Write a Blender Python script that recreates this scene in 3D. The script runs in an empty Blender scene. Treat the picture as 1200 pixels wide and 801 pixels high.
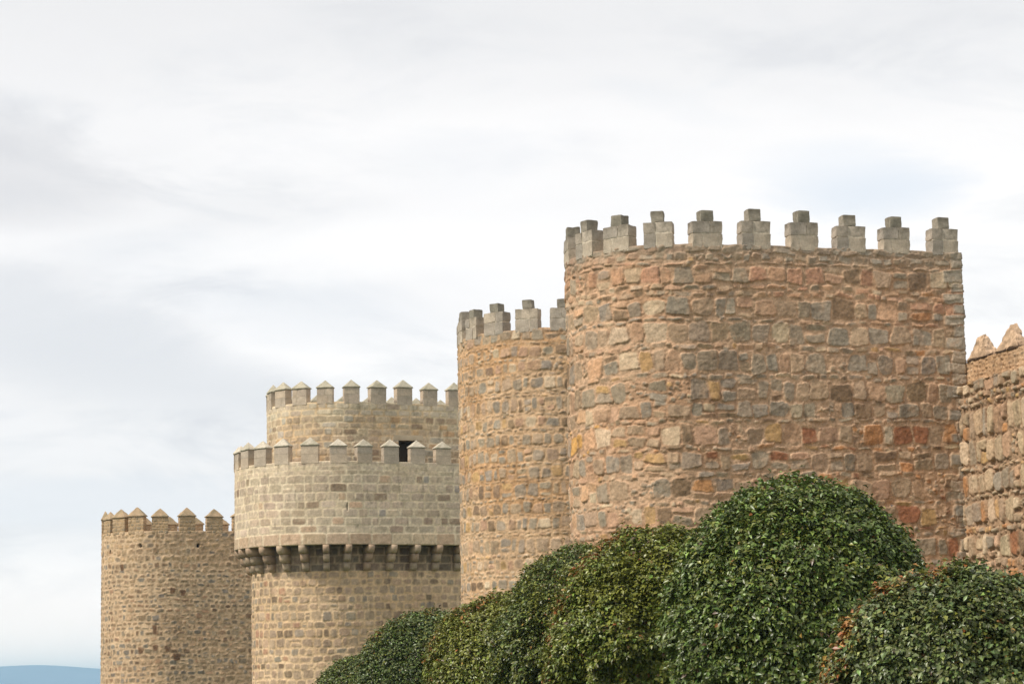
import bpy, math, random
import numpy as np
from mathutils import Matrix, Vector

# ---------------------------------------------------------------- camera, world, sun, exposure
scene = bpy.context.scene
COL = scene.collection
EYE = 1.6
PITCH = math.atan(1 / 7.0)
ROLL = math.radians(1.02)
cam_data = bpy.data.cameras.new('camera')
cam = bpy.data.objects.new('camera', cam_data)
COL.objects.link(cam)
cam_data.sensor_width = 36.0
cam_data.lens = 84.0
cam_data.clip_start = 0.5
cam_data.clip_end = 60000.0
cam.matrix_world = (Matrix.Translation((0, 0, EYE)) @ Matrix.Rotation(math.pi / 2 + PITCH, 4, 'X')
                    @ Matrix.Rotation(-ROLL, 4, 'Z'))
scene.camera = cam

SUN_EL = math.radians(50)
SUN_AZ = math.radians(62)          # turned from straight behind the camera towards the left
sun_dir = Vector((-math.sin(SUN_AZ) * math.cos(SUN_EL), -math.cos(SUN_AZ) * math.cos(SUN_EL), math.sin(SUN_EL)))
sd = bpy.data.lights.new('sun', 'SUN')
sd.energy = 3.1
sd.angle = math.radians(9)
sd.color = (1.0, 0.93, 0.83)
sun = bpy.data.objects.new('sun', sd)
COL.objects.link(sun)
sun.rotation_euler = sun_dir.to_track_quat('Z', 'Y').to_euler()

world = bpy.data.worlds.new('World')
scene.world = world
world.use_nodes = True
nt = world.node_tree
nt.nodes.clear()


def N(tree, typ, **kw):
    n = tree.nodes.new(typ)
    for k, v in kw.items():
        setattr(n, k, v)
    return n


def math_node(tree, op, a, b=None, clamp=False):
    n = tree.nodes.new('ShaderNodeMath')
    n.operation = op
    n.use_clamp = clamp
    for i, v in enumerate((a, b)):
        if v is None:
            continue
        if isinstance(v, (int, float)):
            n.inputs[i].default_value = v
        else:
            tree.links.new(v, n.inputs[i])
    return n.outputs[0]


def mix_rgb(tree, fac, a, b, mode='MIX'):
    n = tree.nodes.new('ShaderNodeMix')
    n.data_type = 'RGBA'
    n.blend_type = mode
    for i, v in ((0, fac), (6, a), (7, b)):
        if isinstance(v, (int, float)):
            n.inputs[i].default_value = v
        elif isinstance(v, tuple):
            n.inputs[i].default_value = (*v, 1)
        else:
            tree.links.new(v, n.inputs[i])
    return n.outputs[2]


def ramp(tree, src, stops):
    n = tree.nodes.new('ShaderNodeValToRGB')
    e = n.color_ramp.elements
    while len(e) > 1:
        e.remove(e[-1])
    e[0].position = stops[0][0]
    e[0].color = (*stops[0][1], 1)
    for p, c in stops[1:]:
        x = e.new(p)
        x.color = (*c, 1)
    tree.links.new(src, n.inputs[0])
    return n.outputs[0]


def smooth(tree, src, lo, hi):
    n = tree.nodes.new('ShaderNodeMapRange')
    n.interpolation_type = 'SMOOTHSTEP'
    n.inputs[1].default_value = lo
    n.inputs[2].default_value = hi
    tree.links.new(src, n.inputs[0])
    return n.outputs[0]


def build_sky(t):
    L = t.links
    sky = N(t, 'ShaderNodeTexSky', sky_type='NISHITA', sun_disc=False)
    sky.sun_elevation = SUN_EL
    sky.sun_rotation = math.pi + SUN_AZ
    tc = N(t, 'ShaderNodeTexCoord')
    sep = N(t, 'ShaderNodeSeparateXYZ')
    L.new(tc.outputs['Generated'], sep.inputs[0])
    X, Y, Z = sep.outputs

    def noise(scale, detail, rough, mapscale, loc=(0, 0, 0), dist=0.0):
        m = N(t, 'ShaderNodeMapping')
        m.inputs['Scale'].default_value = mapscale
        m.inputs['Location'].default_value = loc
        L.new(tc.outputs['Generated'], m.inputs[0])
        n = N(t, 'ShaderNodeTexNoise')
        n.inputs['Scale'].default_value = scale
        n.inputs['Detail'].default_value = detail
        n.inputs['Roughness'].default_value = rough
        n.inputs['Distortion'].default_value = dist
        L.new(m.outputs[0], n.inputs['Vector'])
        return n.outputs[0]
    n1 = noise(4.0, 5, 0.5, (1.0, 1.0, 3.4), (2.3, 0.4, 0.15), 0.4)
    n2 = noise(9.0, 8, 0.62, (1.0, 1.0, 3.2), (5.1, 1.2, 0.6), 0.5)
    # direction with a wobble, for banks of cloud with soft ragged edges
    wob = math_node(t, 'MULTIPLY', math_node(t, 'SUBTRACT', n2, 0.5), 0.09)
    wob2 = math_node(t, 'MULTIPLY', math_node(t, 'SUBTRACT', n1, 0.5), 0.05)
    az = math_node(t, 'ADD', math_node(t, 'ARCTAN2', X, Y), wob)
    el = math_node(t, 'ADD', math_node(t, 'ADD', Z, wob2), math_node(t, 'MULTIPLY', wob, 0.25))

    def bank(a0, e0, ra, re, tilt=0.0):
        da = math_node(t, 'SUBTRACT', az, a0)
        de = math_node(t, 'SUBTRACT', math_node(t, 'SUBTRACT', el, e0), math_node(t, 'MULTIPLY', da, tilt))
        q = math_node(t, 'ADD', math_node(t, 'POWER', math_node(t, 'ABSOLUTE', math_node(t, 'DIVIDE', da, ra)), 2.0),
                      math_node(t, 'POWER', math_node(t, 'ABSOLUTE', math_node(t, 'DIVIDE', de, re)), 2.0))
        s = smooth(t, q, 0.0, 1.0)
        return math_node(t, 'SUBTRACT', 1.0, s)
    base = ramp(t, n1, [(0.30, (0.87, 0.88, 0.895)), (0.44, (0.955, 0.96, 0.97)), (0.54, (1.0, 1.0, 1.0))])
    fine = ramp(t, n2, [(0.32, (0.84, 0.855, 0.88)), (0.43, (0.935, 0.945, 0.955)), (0.52, (1.0, 1.0, 1.0))])
    c = mix_rgb(t, 1.0, base, fine, 'MULTIPLY')
    # overcast layer: a grey lid higher up, bright gap in the middle
    lid = smooth(t, el, 0.185, 0.31)
    c = mix_rgb(t, math_node(t, 'MULTIPLY', lid, 0.85), c, (0.775, 0.785, 0.80))
    for (a0, e0, ra, re, tilt, k, colr) in (
            (-0.23, 0.205, 0.10, 0.026, -0.10, 0.72, (0.70, 0.71, 0.735)),
            (-0.19, 0.140, 0.14, 0.034, -0.22, 0.85, (0.75, 0.775, 0.81)),
            (-0.24, 0.108, 0.05, 0.006, 0.0, 0.45, (0.60, 0.65, 0.74)),
            (-0.10, 0.160, 0.10, 0.020, -0.15, 0.45, (0.78, 0.82, 0.87)),
            (-0.02, 0.212, 0.05, 0.018, 0.0, 0.4, (0.76, 0.80, 0.86)),
            (-0.18, 0.070, 0.10, 0.014, 0.0, 0.40, (0.76, 0.82, 0.89)),
            (0.155, 0.205, 0.055, 0.020, 0.0, 0.60, (0.66, 0.76, 0.88)),
            (0.08, 0.235, 0.04, 0.010, -0.3, 0.35, (0.78, 0.82, 0.86)),
            (-0.06, 0.175, 0.12, 0.016, 0.12, 0.8, (1.0, 1.0, 1.0)),
            (0.02, 0.215, 0.20, 0.030, 0.02, 0.5, (1.0, 1.0, 1.0))):
        c = mix_rgb(t, math_node(t, 'MULTIPLY', bank(a0, e0, ra, re, tilt), k), c, colr)
    low = math_node(t, 'SUBTRACT', 1.0, smooth(t, Z, 0.0, 0.07))
    c = mix_rgb(t, math_node(t, 'MULTIPLY', low, 0.8), c, (1.50, 1.33, 1.20))
    gain = mix_rgb(t, 1.0, c, (9.15, 8.98, 8.88), 'MULTIPLY')
    final = mix_rgb(t, 0.97, sky.outputs[0], gain)
    bg = N(t, 'ShaderNodeBackground')
    bg.inputs['Strength'].default_value = 0.1
    L.new(final, bg.inputs[0])
    out = N(t, 'ShaderNodeOutputWorld')
    L.new(bg.outputs[0], out.inputs[0])


build_sky(nt)
scene.view_settings.view_transform = 'Standard'
scene.view_settings.look = 'None'
scene.view_settings.exposure = 0.27
scene.view_settings.gamma = 1.0
scene.view_settings.use_curve_mapping = False
scene.cycles.max_bounces = 5
scene.cycles.diffuse_bounces = 3
scene.cycles.glossy_bounces = 2
scene.cycles.transmission_bounces = 2
scene.cycles.volume_bounces = 0

random.seed(7)
RNG = np.random.default_rng(7)


# ---------------------------------------------------------------- numpy noise
def _hash(ix, iy, iz, seed):
    h = (ix.astype(np.int64) * 374761393 + iy.astype(np.int64) * 668265263 + iz.astype(np.int64) * 2147483647 + seed * 974634777)
    h = (h ^ (h >> 13)) * 1274126177
    h = h ^ (h >> 16)
    return ((h & 0xffffff) / float(0xffffff)) * 2 - 1


def vnoise(x, y, z=None, seed=0):
    x = np.asarray(x, float)
    y = np.asarray(y, float)
    x, y = np.broadcast_arrays(x, y)
    ix = np.floor(x)
    iy = np.floor(y)
    fx = x - ix
    fy = y - iy
    fx = fx * fx * (3 - 2 * fx)
    fy = fy * fy * (3 - 2 * fy)
    zero = np.zeros_like(ix)
    if z is None:
        a = _hash(ix, iy, zero, seed)
        b = _hash(ix + 1, iy, zero, seed)
        c = _hash(ix, iy + 1, zero, seed)
        d = _hash(ix + 1, iy + 1, zero, seed)
        return (a * (1 - fx) + b * fx) * (1 - fy) + (c * (1 - fx) + d * fx) * fy
    iz = np.floor(z)
    fz = z - iz
    fz = fz * fz * (3 - 2 * fz)
    r = 0
    for k, wz in ((0, 1 - fz), (1, fz)):
        a = _hash(ix, iy, iz + k, seed)
        b = _hash(ix + 1, iy, iz + k, seed)
        c = _hash(ix, iy + 1, iz + k, seed)
        d = _hash(ix + 1, iy + 1, iz + k, seed)
        r = r + wz * ((a * (1 - fx) + b * fx) * (1 - fy) + (c * (1 - fx) + d * fx) * fy)
    return r


def fbm(x, y, z=None, seed=0, octv=3, gain=0.5):
    r = 0
    a = 1.0
    t = 0
    for o in range(octv):
        k = 2.03 ** o
        r = r + a * vnoise(np.asarray(x) * k + 17.3 * o, np.asarray(y) * k - 9.1 * o, None if z is None else np.asarray(z) * k, seed + o)
        t += a
        a *= gain
    return r / t


def lin(c):
    c = np.asarray(c, float) / 255.0
    return np.where(c <= 0.04045, c / 12.92, ((c + 0.055) / 1.055) ** 2.4)


# ---------------------------------------------------------------- scene helpers
def tag(o, label=None, cat=None, group=None, kind=None):
    for k, v in (('label', label), ('category', cat), ('group', group), ('kind', kind)):
        if v:
            o[k] = v
    return o


def empty(name, loc, rz=0.0):
    o = bpy.data.objects.new(name, None)
    o.location = loc
    o.rotation_euler = (0, 0, rz)
    o.empty_display_size = 0.5
    COL.objects.link(o)
    return o


def make_mesh(name, V, F, colors=None, smooth_shade=False):
    """V (n,3), F (m,3|4) arrays or a list of such arrays; colors (n,3) linear albedo."""
    me = bpy.data.meshes.new(name)
    V = np.asarray(V, np.float32)
    Fs = F if isinstance(F, list) else [F]
    Fs = [np.asarray(f, np.int32) for f in Fs if len(f)]
    me.vertices.add(len(V))
    me.vertices.foreach_set('co', V.ravel())
    nl = sum(f.size for f in Fs)
    nf = sum(len(f) for f in Fs)
    me.loops.add(nl)
    me.polygons.add(nf)
    me.loops.foreach_set('vertex_index', np.concatenate([f.ravel() for f in Fs]))
    tot = np.concatenate([np.full(len(f), f.shape[1], np.int32) for f in Fs])
    st = np.zeros(nf, np.int32)
    st[1:] = np.cumsum(tot)[:-1]
    me.polygons.foreach_set('loop_start', st)
    me.update(calc_edges=True)
    if smooth_shade:
        me.polygons.foreach_set('use_smooth', np.ones(nf, bool))
    if colors is not None:
        at = me.color_attributes.new('albedo', 'FLOAT_COLOR', 'POINT')
        c4 = np.ones((len(V), 4), np.float32)
        c4[:, :3] = colors
        at.data.foreach_set('color', c4.ravel())
    me.validate()
    return me


def link(name, me, mat=None, parent=None, loc=None, rz=None):
    o = bpy.data.objects.new(name, me)
    COL.objects.link(o)
    if mat is not None and len(me.materials) == 0:
        me.materials.append(mat)
    if parent is not None:
        o.parent = parent
    if loc is not None:
        o.location = loc
    if rz is not None:
        o.rotation_euler = (0, 0, rz)
    return o


# ---------------------------------------------------------------- materials
def stone_mat(name, fine=26.0, bump=0.25, vary=0.22, rough=0.92):
    m = bpy.data.materials.new(name)
    m.use_nodes = True
    t = m.node_tree
    b = t.nodes['Principled BSDF']
    at = N(t, 'ShaderNodeAttribute', attribute_name='albedo')
    tc = N(t, 'ShaderNodeTexCoord')
    n1 = N(t, 'ShaderNodeTexNoise')
    n1.inputs['Scale'].default_value = fine
    n1.inputs['Detail'].default_value = 6
    n1.inputs['Roughness'].default_value = 0.65
    t.links.new(tc.outputs['Object'], n1.inputs['Vector'])
    n2 = N(t, 'ShaderNodeTexNoise')
    n2.inputs['Scale'].default_value = 0.9
    n2.inputs['Detail'].default_value = 5
    n2.inputs['Roughness'].default_value = 0.6
    t.links.new(tc.outputs['Object'], n2.inputs['Vector'])
    f1 = ramp(t, n1.outputs[0], [(0.28, (1 - vary,) * 3), (0.5, (1.0,) * 3), (0.75, (1 + vary,) * 3)])
    f2 = ramp(t, n2.outputs[0], [(0.3, (0.90, 0.88, 0.86)), (0.55, (1.0, 1.0, 1.0)), (0.72, (1.06, 1.03, 1.0))])
    c = mix_rgb(t, 1.0, at.outputs['Color'], f1, 'MULTIPLY')
    c = mix_rgb(t, 1.0, c, f2, 'MULTIPLY')
    t.links.new(c, b.inputs['Base Color'])
    b.inputs['Roughness'].default_value = rough
    b.inputs['Specular IOR Level'].default_value = 0.2
    bp = N(t, 'ShaderNodeBump')
    bp.inputs['Strength'].default_value = bump
    bp.inputs['Distance'].default_value = 0.02
    t.links.new(n1.outputs[0], bp.inputs['Height'])
    t.links.new(bp.outputs[0], b.inputs['Normal'])
    return m


M_RUBBLE = stone_mat('rubble_masonry')
M_ASHLAR = stone_mat('dressed_granite', fine=30.0, bump=0.18, vary=0.16)
M_MERLON = stone_mat('weathered_granite', fine=14.0, bump=0.3, vary=0.26)


def leaf_mat():
    m = bpy.data.materials.new('glossy_leaf')
    m.use_nodes = True
    t = m.node_tree
    b = t.nodes['Principled BSDF']
    at = N(t, 'ShaderNodeAttribute', attribute_name='albedo')
    t.links.new(at.outputs['Color'], b.inputs['Base Color'])
    b.inputs['Roughness'].default_value = 0.36
    b.inputs['Specular IOR Level'].default_value = 0.5
    tr = N(t, 'ShaderNodeBsdfTranslucent')
    t.links.new(at.outputs['Color'], tr.inputs['Color'])
    mx = N(t, 'ShaderNodeMixShader')
    mx.inputs[0].default_value = 0.14
    t.links.new(b.outputs[0], mx.inputs[1])
    t.links.new(tr.outputs[0], mx.inputs[2])
    t.links.new(mx.outputs[0], t.nodes['Material Output'].inputs['Surface'])
    return m


M_LEAF = leaf_mat()


def noise_mat(name, a, b_, scale, rough=0.95, bump=0.3):
    m = bpy.data.materials.new(name)
    m.use_nodes = True
    t = m.node_tree
    b = t.nodes['Principled BSDF']
    tc = N(t, 'ShaderNodeTexCoord')
    n = N(t, 'ShaderNodeTexNoise')
    n.inputs['Scale'].default_value = scale
    n.inputs['Detail'].default_value = 8
    n.inputs['Roughness'].default_value = 0.65
    t.links.new(tc.outputs['Object'], n.inputs['Vector'])
    t.links.new(ramp(t, n.outputs[0], [(0.35, a), (0.65, b_)]), b.inputs['Base Color'])
    b.inputs['Roughness'].default_value = rough
    b.inputs['Specular IOR Level'].default_value = 0.15
    bp = N(t, 'ShaderNodeBump')
    bp.inputs['Strength'].default_value = bump
    t.links.new(n.outputs[0], bp.inputs['Height'])
    t.links.new(bp.outputs[0], b.inputs['Normal'])
    return m


M_GRASS = noise_mat('meadow_grass', (0.045, 0.075, 0.022), (0.11, 0.12, 0.05), 0.6)
M_HILL = noise_mat('haze_blue_hillside', (0.13, 0.19, 0.29), (0.17, 0.23, 0.34), 0.004, bump=0.0)  # distance haze painted in: bluer than the woods themselves
M_BARK = noise_mat('shrub_bark', (0.05, 0.035, 0.025), (0.12, 0.09, 0.065), 9.0, bump=0.6)

# ---------------------------------------------------------------- setting: ground, hills, haze
G = 12000.0
# the meadow: finer around the walls, one sheet to the horizon
gx = np.concatenate([np.linspace(-G, -200, 12), np.linspace(-120, 120, 81), np.linspace(200, G, 12)])
gy = np.concatenate([np.linspace(-G, -200, 12), np.linspace(-100, 220, 81), np.linspace(300, G, 12)])
GX, GY = np.meshgrid(gx, gy)
GZ = np.where((abs(GX) < 110) & (GY > 12) & (GY < 200), fbm(GX * .06, GY * .06, seed=3) * 0.15 - 0.05, 0.0)
ii = np.arange(GX.size).reshape(GX.shape)
Fg = np.stack([ii[:-1, :-1], ii[:-1, 1:], ii[1:, 1:], ii[1:, :-1]], -1).reshape(-1, 4)
tag(link('ground', make_mesh('ground', np.stack([GX, GY, GZ], -1).reshape(-1, 3), Fg, smooth_shade=True), M_GRASS),
    'dry green meadow spreading round the foot of the walls', 'ground', kind='structure')

hx = np.linspace(-9000, 9000, 601)
hy = np.linspace(7600, 11200, 25)
HX, HY = np.meshgrid(hx, hy)
ridge = 72 + 28 * np.exp(-((hx + 1800) / 250) ** 2) + 14 * np.exp(-((hx + 2250) / 300) ** 2) + 5 * fbm(hx / 900, hx * 0, seed=5) + 2.5 * fbm(hx / 120, hx * 0, seed=8)
prof = np.clip(1 - np.abs((hy - 9000) / 1500), 0, 1)
prof = prof * prof * (3 - 2 * prof)
HZ = ridge[None, :] * prof[:, None] - 0.5
HZ += 3 * fbm(HX / 300, HY / 300, seed=12) * prof[:, None]
ii = np.arange(HX.size).reshape(HX.shape)
Fh = np.stack([ii[:-1, :-1], ii[:-1, 1:], ii[1:, 1:], ii[1:, :-1]], -1).reshape(-1, 4)
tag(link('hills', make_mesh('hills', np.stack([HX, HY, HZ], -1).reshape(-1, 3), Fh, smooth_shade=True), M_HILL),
    'low wooded ridge coloured haze blue, far off at the lower left', 'hills', kind='structure')


# ---------------------------------------------------------------- wall relief
class Path:
    """Plan of a tower: near flank, round nose, far flank, rear. s=0 where the near flank meets the nose, s grows towards the curtain wall."""

    def __init__(self, cx, cy, R, phi, L):
        self.c = np.array([cx, cy])
        self.R = R
        self.L = L
        self.phi = phi
        self.t = np.array([math.cos(phi), math.sin(phi)])
        self.n = np.array([math.sin(phi), -math.cos(phi)])
        self.smin = -(math.pi * R + L)
        self.smax = L + 2 * R

    def at(self, s):
        s = np.asarray(s, float)[..., None]
        R, L, t, n, c = self.R, self.L, self.t, self.n, self.c
        a = np.clip(-s / R, 0, math.pi)
        arcn = n * np.cos(a) - t * np.sin(a)
        P = c + R * arcn
        Nn = arcn + 0 * P
        fl = s > 0
        P = np.where(fl, c + n * R + t * np.minimum(s, L), P)
        Nn = np.where(fl, n + 0 * P, Nn)
        far = s < -math.pi * R
        P = np.where(far, c - n * R + t * (-s - math.pi * R), P)
        Nn = np.where(far, -n + 0 * P, Nn)
        rear = s > L
        P = np.where(rear, c + n * R + t * L - n * (s - L), P)
        Nn = np.where(rear, t + 0 * P, Nn)
        cor = np.abs(s - L) < 0.012
        Nn = np.where(cor, n + t + 0 * P, Nn)
        return P, Nn


class Relief:
    def __init__(self, s0, s1, z0, z1, ds, seed, warp=0.05):
        self.S = np.arange(s0, s1 + ds, ds)
        self.Z = np.linspace(z0, z1, int(round((z1 - z0) / ds)) + 1)
        self.ds = ds
        self.seed = seed
        self.rng = np.random.default_rng(seed)
        SS, ZZ = np.meshgrid(self.S, self.Z)
        self.SS, self.ZZ = SS, ZZ
        self.WS = SS + warp * fbm(SS * 2.2, ZZ * 2.2, seed=seed + 1, octv=3)
        self.WZ = ZZ + warp * fbm(SS * 2.2, ZZ * 2.2, seed=seed + 2, octv=3) + 0.06 * fbm(SS * .35, ZZ * .35, seed=seed + 6, octv=2)
        self.H = 0.032 * fbm(SS * 6, ZZ * 7, seed=seed + 3, octv=4, gain=.62)
        self.E = 0.020 * fbm(SS * 9, ZZ * 9, seed=seed + 13, octv=3, gain=.7)
        self.C = np.zeros(SS.shape + (3,))
        self.M = np.zeros(SS.shape, bool)
        self.n = 0
        self.soft = .035
        self.smear = .42
        self.tint = (1, 1, 1)
        self.weather = 0.0

    def mortar(self, col, col2=None, var=0.16):
        f = fbm(self.SS * 3.1, self.ZZ * 3.1, seed=self.seed + 4, octv=4)
        self.mcol = lin(col)
        self.C[:] = lin(col) * (1 + var * f)[..., None]
        if col2 is not None:
            g = np.clip(fbm(self.SS * .5, self.ZZ * .7, seed=self.seed + 5, octv=3) * 1.8 + 0.4, 0, 1)[..., None]
            self.C[:] = self.C * (1 - g) + lin(col2) * (1 + var * f)[..., None] * g

    def stone(self, cs, cz, w, h, col, p=4.0, out=0.05, bevel=0.04, rot=0.0, trap=(0, 0), tilt=(0, 0), dome=0.0):
        S, Z = self.S, self.Z
        m = 0.62 * max(w, h) if rot else 0
        ex = max(w * .62, m) + 0.08
        ez = max(h * .62, m) + 0.14
        i0, i1 = np.searchsorted(S, (cs - ex, cs + ex))
        j0, j1 = np.searchsorted(Z, (cz - ez, cz + ez))
        if i1 - i0 < 2 or j1 - j0 < 2:
            return
        sl = (slice(j0, j1), slice(i0, i1))
        x = self.WS[sl] - cs
        y = self.WZ[sl] - cz
        if rot:
            c, s = math.cos(rot), math.sin(rot)
            x, y = x * c + y * s, -x * s + y * c
        u = x / (w / 2)
        v = y / (h / 2)
        u2 = u * (1 + trap[0] * np.clip(v, -1, 1))
        v2 = v * (1 + trap[1] * np.clip(u, -1, 1))
        d = (np.abs(u2) ** p + np.abs(v2) ** p) ** (1 / p)
        dd = (1 - d) * min(w, h) / 2 + (self.E[sl] * min(1.0, min(w, h) * 3) if p < 9 else 0)
        k = dd > 0
        if not k.any():
            return
        q = np.clip(dd / bevel, 0, 1)
        prof = 1 - (1 - q) ** 2
        hh = prof * (out + tilt[0] * u + tilt[1] * v) + dome * (1 - np.clip(d, 0, 1) ** 2)
        H = self.H[sl]
        H[k] = np.maximum(H[k] * 0.4, 0) * 0.3 + hh[k] + H[k] * 0.5
        a = np.clip(dd / self.soft, 0, 1)[..., None] ** .8
        self.C[sl] = self.C[sl] * (1 - a) + np.asarray(col) * a
        self.M[sl] |= k
        self.n += 1

    def chips(self, count, pal, smin=0.04, smax=0.12, zr=None, out=0.02):
        r = self.rng
        for _ in range(count):
            cs = r.uniform(self.S[0], self.S[-1])
            cz = r.uniform(*(zr or (self.Z[0], self.Z[-1])))
            i = min(len(self.S) - 1, int((cs - self.S[0]) / self.ds))
            j = min(len(self.Z) - 1, int(np.searchsorted(self.Z, cz)))
            if self.M[j, i]:
                continue
            w = r.uniform(smin, smax) * 1.5
            self.stone(cs, cz, w, w * r.uniform(.45, .9), pal(cs, cz, r) * .5 + self.mcol * .5, p=2.6, out=out * r.uniform(.4, 1.6), bevel=.02, rot=r.uniform(-.5, .5), dome=.01)

    def courses(self, rows, pal, gap=0.05, p=(3, 6), out=(.02, .07), rag=1.0, bevel=(.03, .06), s0=None, s1=None, skip=0.0):
        """rows: list of (z0, z1, wmin, wmax)"""
        r = self.rng
        for (za, zb, wa, wb) in rows:
            s = (self.S[0] if s0 is None else s0) + r.uniform(-.3, 0) * (s0 is None)
            end = self.S[-1] if s1 is None else s1
            while s < end:
                w = r.uniform(wa, wb)
                if s1 is not None and s + w > end - wa * .5:
                    w = end - s
                h = zb - za
                cs = s + w / 2
                s += w
                if r.random() < skip:
                    # this bay is filled with small rubble instead
                    for _ in range(int(3 + w * h * 40)):
                        ww = r.uniform(.08, .2)
                        self.stone(cs + r.uniform(-.5, .5) * w, za + r.uniform(.1, .9) * h, ww, ww * r.uniform(.45, .9),
                                   pal(cs, (za + zb) / 2, r), p=2.8, out=r.uniform(.01, .04), bevel=.025, rot=r.uniform(-.4, .4))
                    continue
                parts = [(cs, (za + zb) / 2, w, h)]
                if h > 0.34 and r.random() < 0.10 * rag:
                    f = r.uniform(.35, .65)
                    parts = [(cs, za + h * f / 2, w, h * f), (cs, za + h * (1 + f) / 2, w, h * (1 - f))]
                for (a, b, ww, hh) in parts:
                    g = gap * r.uniform(.6, 1.5)
                    g2 = gap * r.uniform(.6, 1.5)
                    dz = r.uniform(-.03, .03) * rag
                    shr = 1 - (r.random() ** 2) * 0.13 * rag
                    self.stone(a + r.uniform(-.015, .015) * rag, b + dz, max(.05, ww - g), max(.05, (hh - g2) * shr), pal(a, b, r),
                               p=r.uniform(*p), out=r.uniform(*out), bevel=r.uniform(*bevel),
                               rot=r.normal(0, .035) * rag, trap=(r.uniform(-.12, .12) * rag, r.uniform(-.1, .1) * rag),
                               tilt=(r.uniform(-.016, .016) * rag, r.uniform(-.016, .016) * rag), dome=r.uniform(-.004, .006) * rag)

    def finish(self, rough=0.012, stain=0.12):
        SS, ZZ = self.SS, self.ZZ
        self.H += rough * fbm(SS * 11, ZZ * 11, seed=self.seed + 7, octv=3, gain=.6)
        f = fbm(SS * 9, ZZ * 9, seed=self.seed + 8, octv=4, gain=.65)
        g = fbm(SS * .8, ZZ * .8, seed=self.seed + 9, octv=4)
        f2 = fbm(SS * 26, ZZ * 26, seed=self.seed + 15, octv=2)
        self.C *= (1 + 0.34 * f + .14 * f2 + stain * g)[..., None]
        # mortar smeared over the stones by old repairs, and grime run down from above
        pale = np.clip(fbm(SS * 3.4, ZZ * 3.0, seed=self.seed + 10, octv=5, gain=.68) * 3.0 - .35, 0, 1)[..., None]
        self.C = self.C * (1 - self.smear * pale) + self.mcol * (1 + .25 * f)[..., None] * self.smear * pale
        dark = np.clip(fbm(SS * 4.5, ZZ * 1.6, seed=self.seed + 14, octv=5, gain=.65) * 3.0 - .55, 0, 1)[..., None]
        self.C = self.C * (1 - .30 * dark)
        self.C = self.C * np.array(self.tint)
        if self.weather:
            # grey weathering that runs down in streaks from the parapet
            ln = .35 + .75 * np.clip(fbm(self.S * 2.2, self.S * 0, seed=self.seed + 16, octv=4, gain=.7) + .45, 0, 1.5)
            wv = np.clip(1 - (self.Z[-1] - ZZ) / ln[None], 0, 1)[..., None] * self.weather
            self.C = self.C * (1 - wv) + lin((140, 131, 117)) * (1 + .35 * f)[..., None] * wv
        self.C = np.clip(self.C, 0.012, .9)

    def mesh(self, name, path, sdense, zdense, top_in=0.3, coarse=5, rim_jit=0.03, hole=None, bottom_in=None):
        """dense columns inside sdense=(a,b), every coarse-th outside; the same for the rows"""
        S, Z = self.S, self.Z
        si = [i for i in range(len(S)) if (sdense[0] <= S[i] <= sdense[1]) or i % coarse == 0 or i == len(S) - 1]
        zi = [j for j in range(len(Z)) if (zdense[0] <= Z[j] <= zdense[1]) or j % coarse == 0 or j == len(Z) - 1]
        s = S[si]
        z = Z[zi]
        H = self.H[np.ix_(zi, si)]
        C = self.C[np.ix_(zi, si)]
        P, Nn = path.at(s)
        X = P[None] + Nn[None] * H[..., None]
        Zc = np.repeat(z[:, None], len(s), 1)
        jit = rim_jit * fbm(s * 2.1, s * 0, seed=self.seed + 11, octv=4)
        wgt = np.clip((Zc - (Z[-1] - .35)) / .35, 0, 1)
        Zc = Zc + wgt * jit[None]
        V = np.concatenate([X, Zc[..., None]], -1)
        if top_in:
            for dn, dzz in ((0.02, .012), (top_in, .015)):
                row = np.concatenate([P - Nn * dn, (Zc[-1] + dzz)[:, None]], -1)
                V = np.concatenate([V, row[None]], 0)
                C = np.concatenate([C, C[-1:]], 0)
        if bottom_in:
            row = np.concatenate([P - Nn * bottom_in, Zc[0][:, None]], -1)
            V = np.concatenate([row[None], V], 0)
            C = np.concatenate([C[:1], C], 0)
        nz, ns = V.shape[:2]
        ii = np.arange(nz * ns).reshape(nz, ns)
        F = np.stack([ii[:-1, :-1], ii[:-1, 1:], ii[1:, 1:], ii[1:, :-1]], -1)
        if hole is not None:
            sa, sb, za, zb = hole
            sc = (s[:-1] + s[1:]) / 2
            zz = V[:, 0, 2]
            zc = (zz[:-1] + zz[1:]) / 2
            keep = ~(((sc > sa) & (sc < sb))[None, :] & ((zc > za) & (zc < zb))[:, None])
            F = F[keep]
        return make_mesh(name, V.reshape(-1, 3), F.reshape(-1, 4), C.reshape(-1, 3), smooth_shade=True)


def palette(entries):
    cs = [lin(e[1]) for e in entries]
    w = np.array([e[0] for e in entries], float)
    w /= w.sum()
    cum = np.cumsum(w)

    def f(s, z, r):
        c = cs[int(np.searchsorted(cum, r.random()))]
        return c * r.uniform(.86, 1.12) * (1 + r.normal(0, .012, 3))
    return f


TAN, PINK, GREY, BLUE = (176, 155, 131), (186, 155, 129), (164, 151, 133), (156, 147, 133)
ORANGE, OCHRE, RUST, CREAM, BROWN = (186, 140, 100), (190, 158, 114), (158, 112, 84), (202, 184, 158), (138, 118, 96)


def irregular_rows(r, z0, z1, big, thin, wbig, wthin, p_double=0.25):
    rows = []
    z = z0
    while z < z1 - .1:
        h = r.uniform(*big)
        rows.append((z, min(z + h, z1), *wbig))
        z += h
        if z >= z1 - .12:
            break
        k = 2 if r.random() < p_double else (0 if r.random() < .12 else 1)
        for _ in range(k):
            h = r.uniform(*thin)
            if z + h > z1:
                break
            rows.append((z, z + h, *wthin))
            z += h
    return rows


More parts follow.
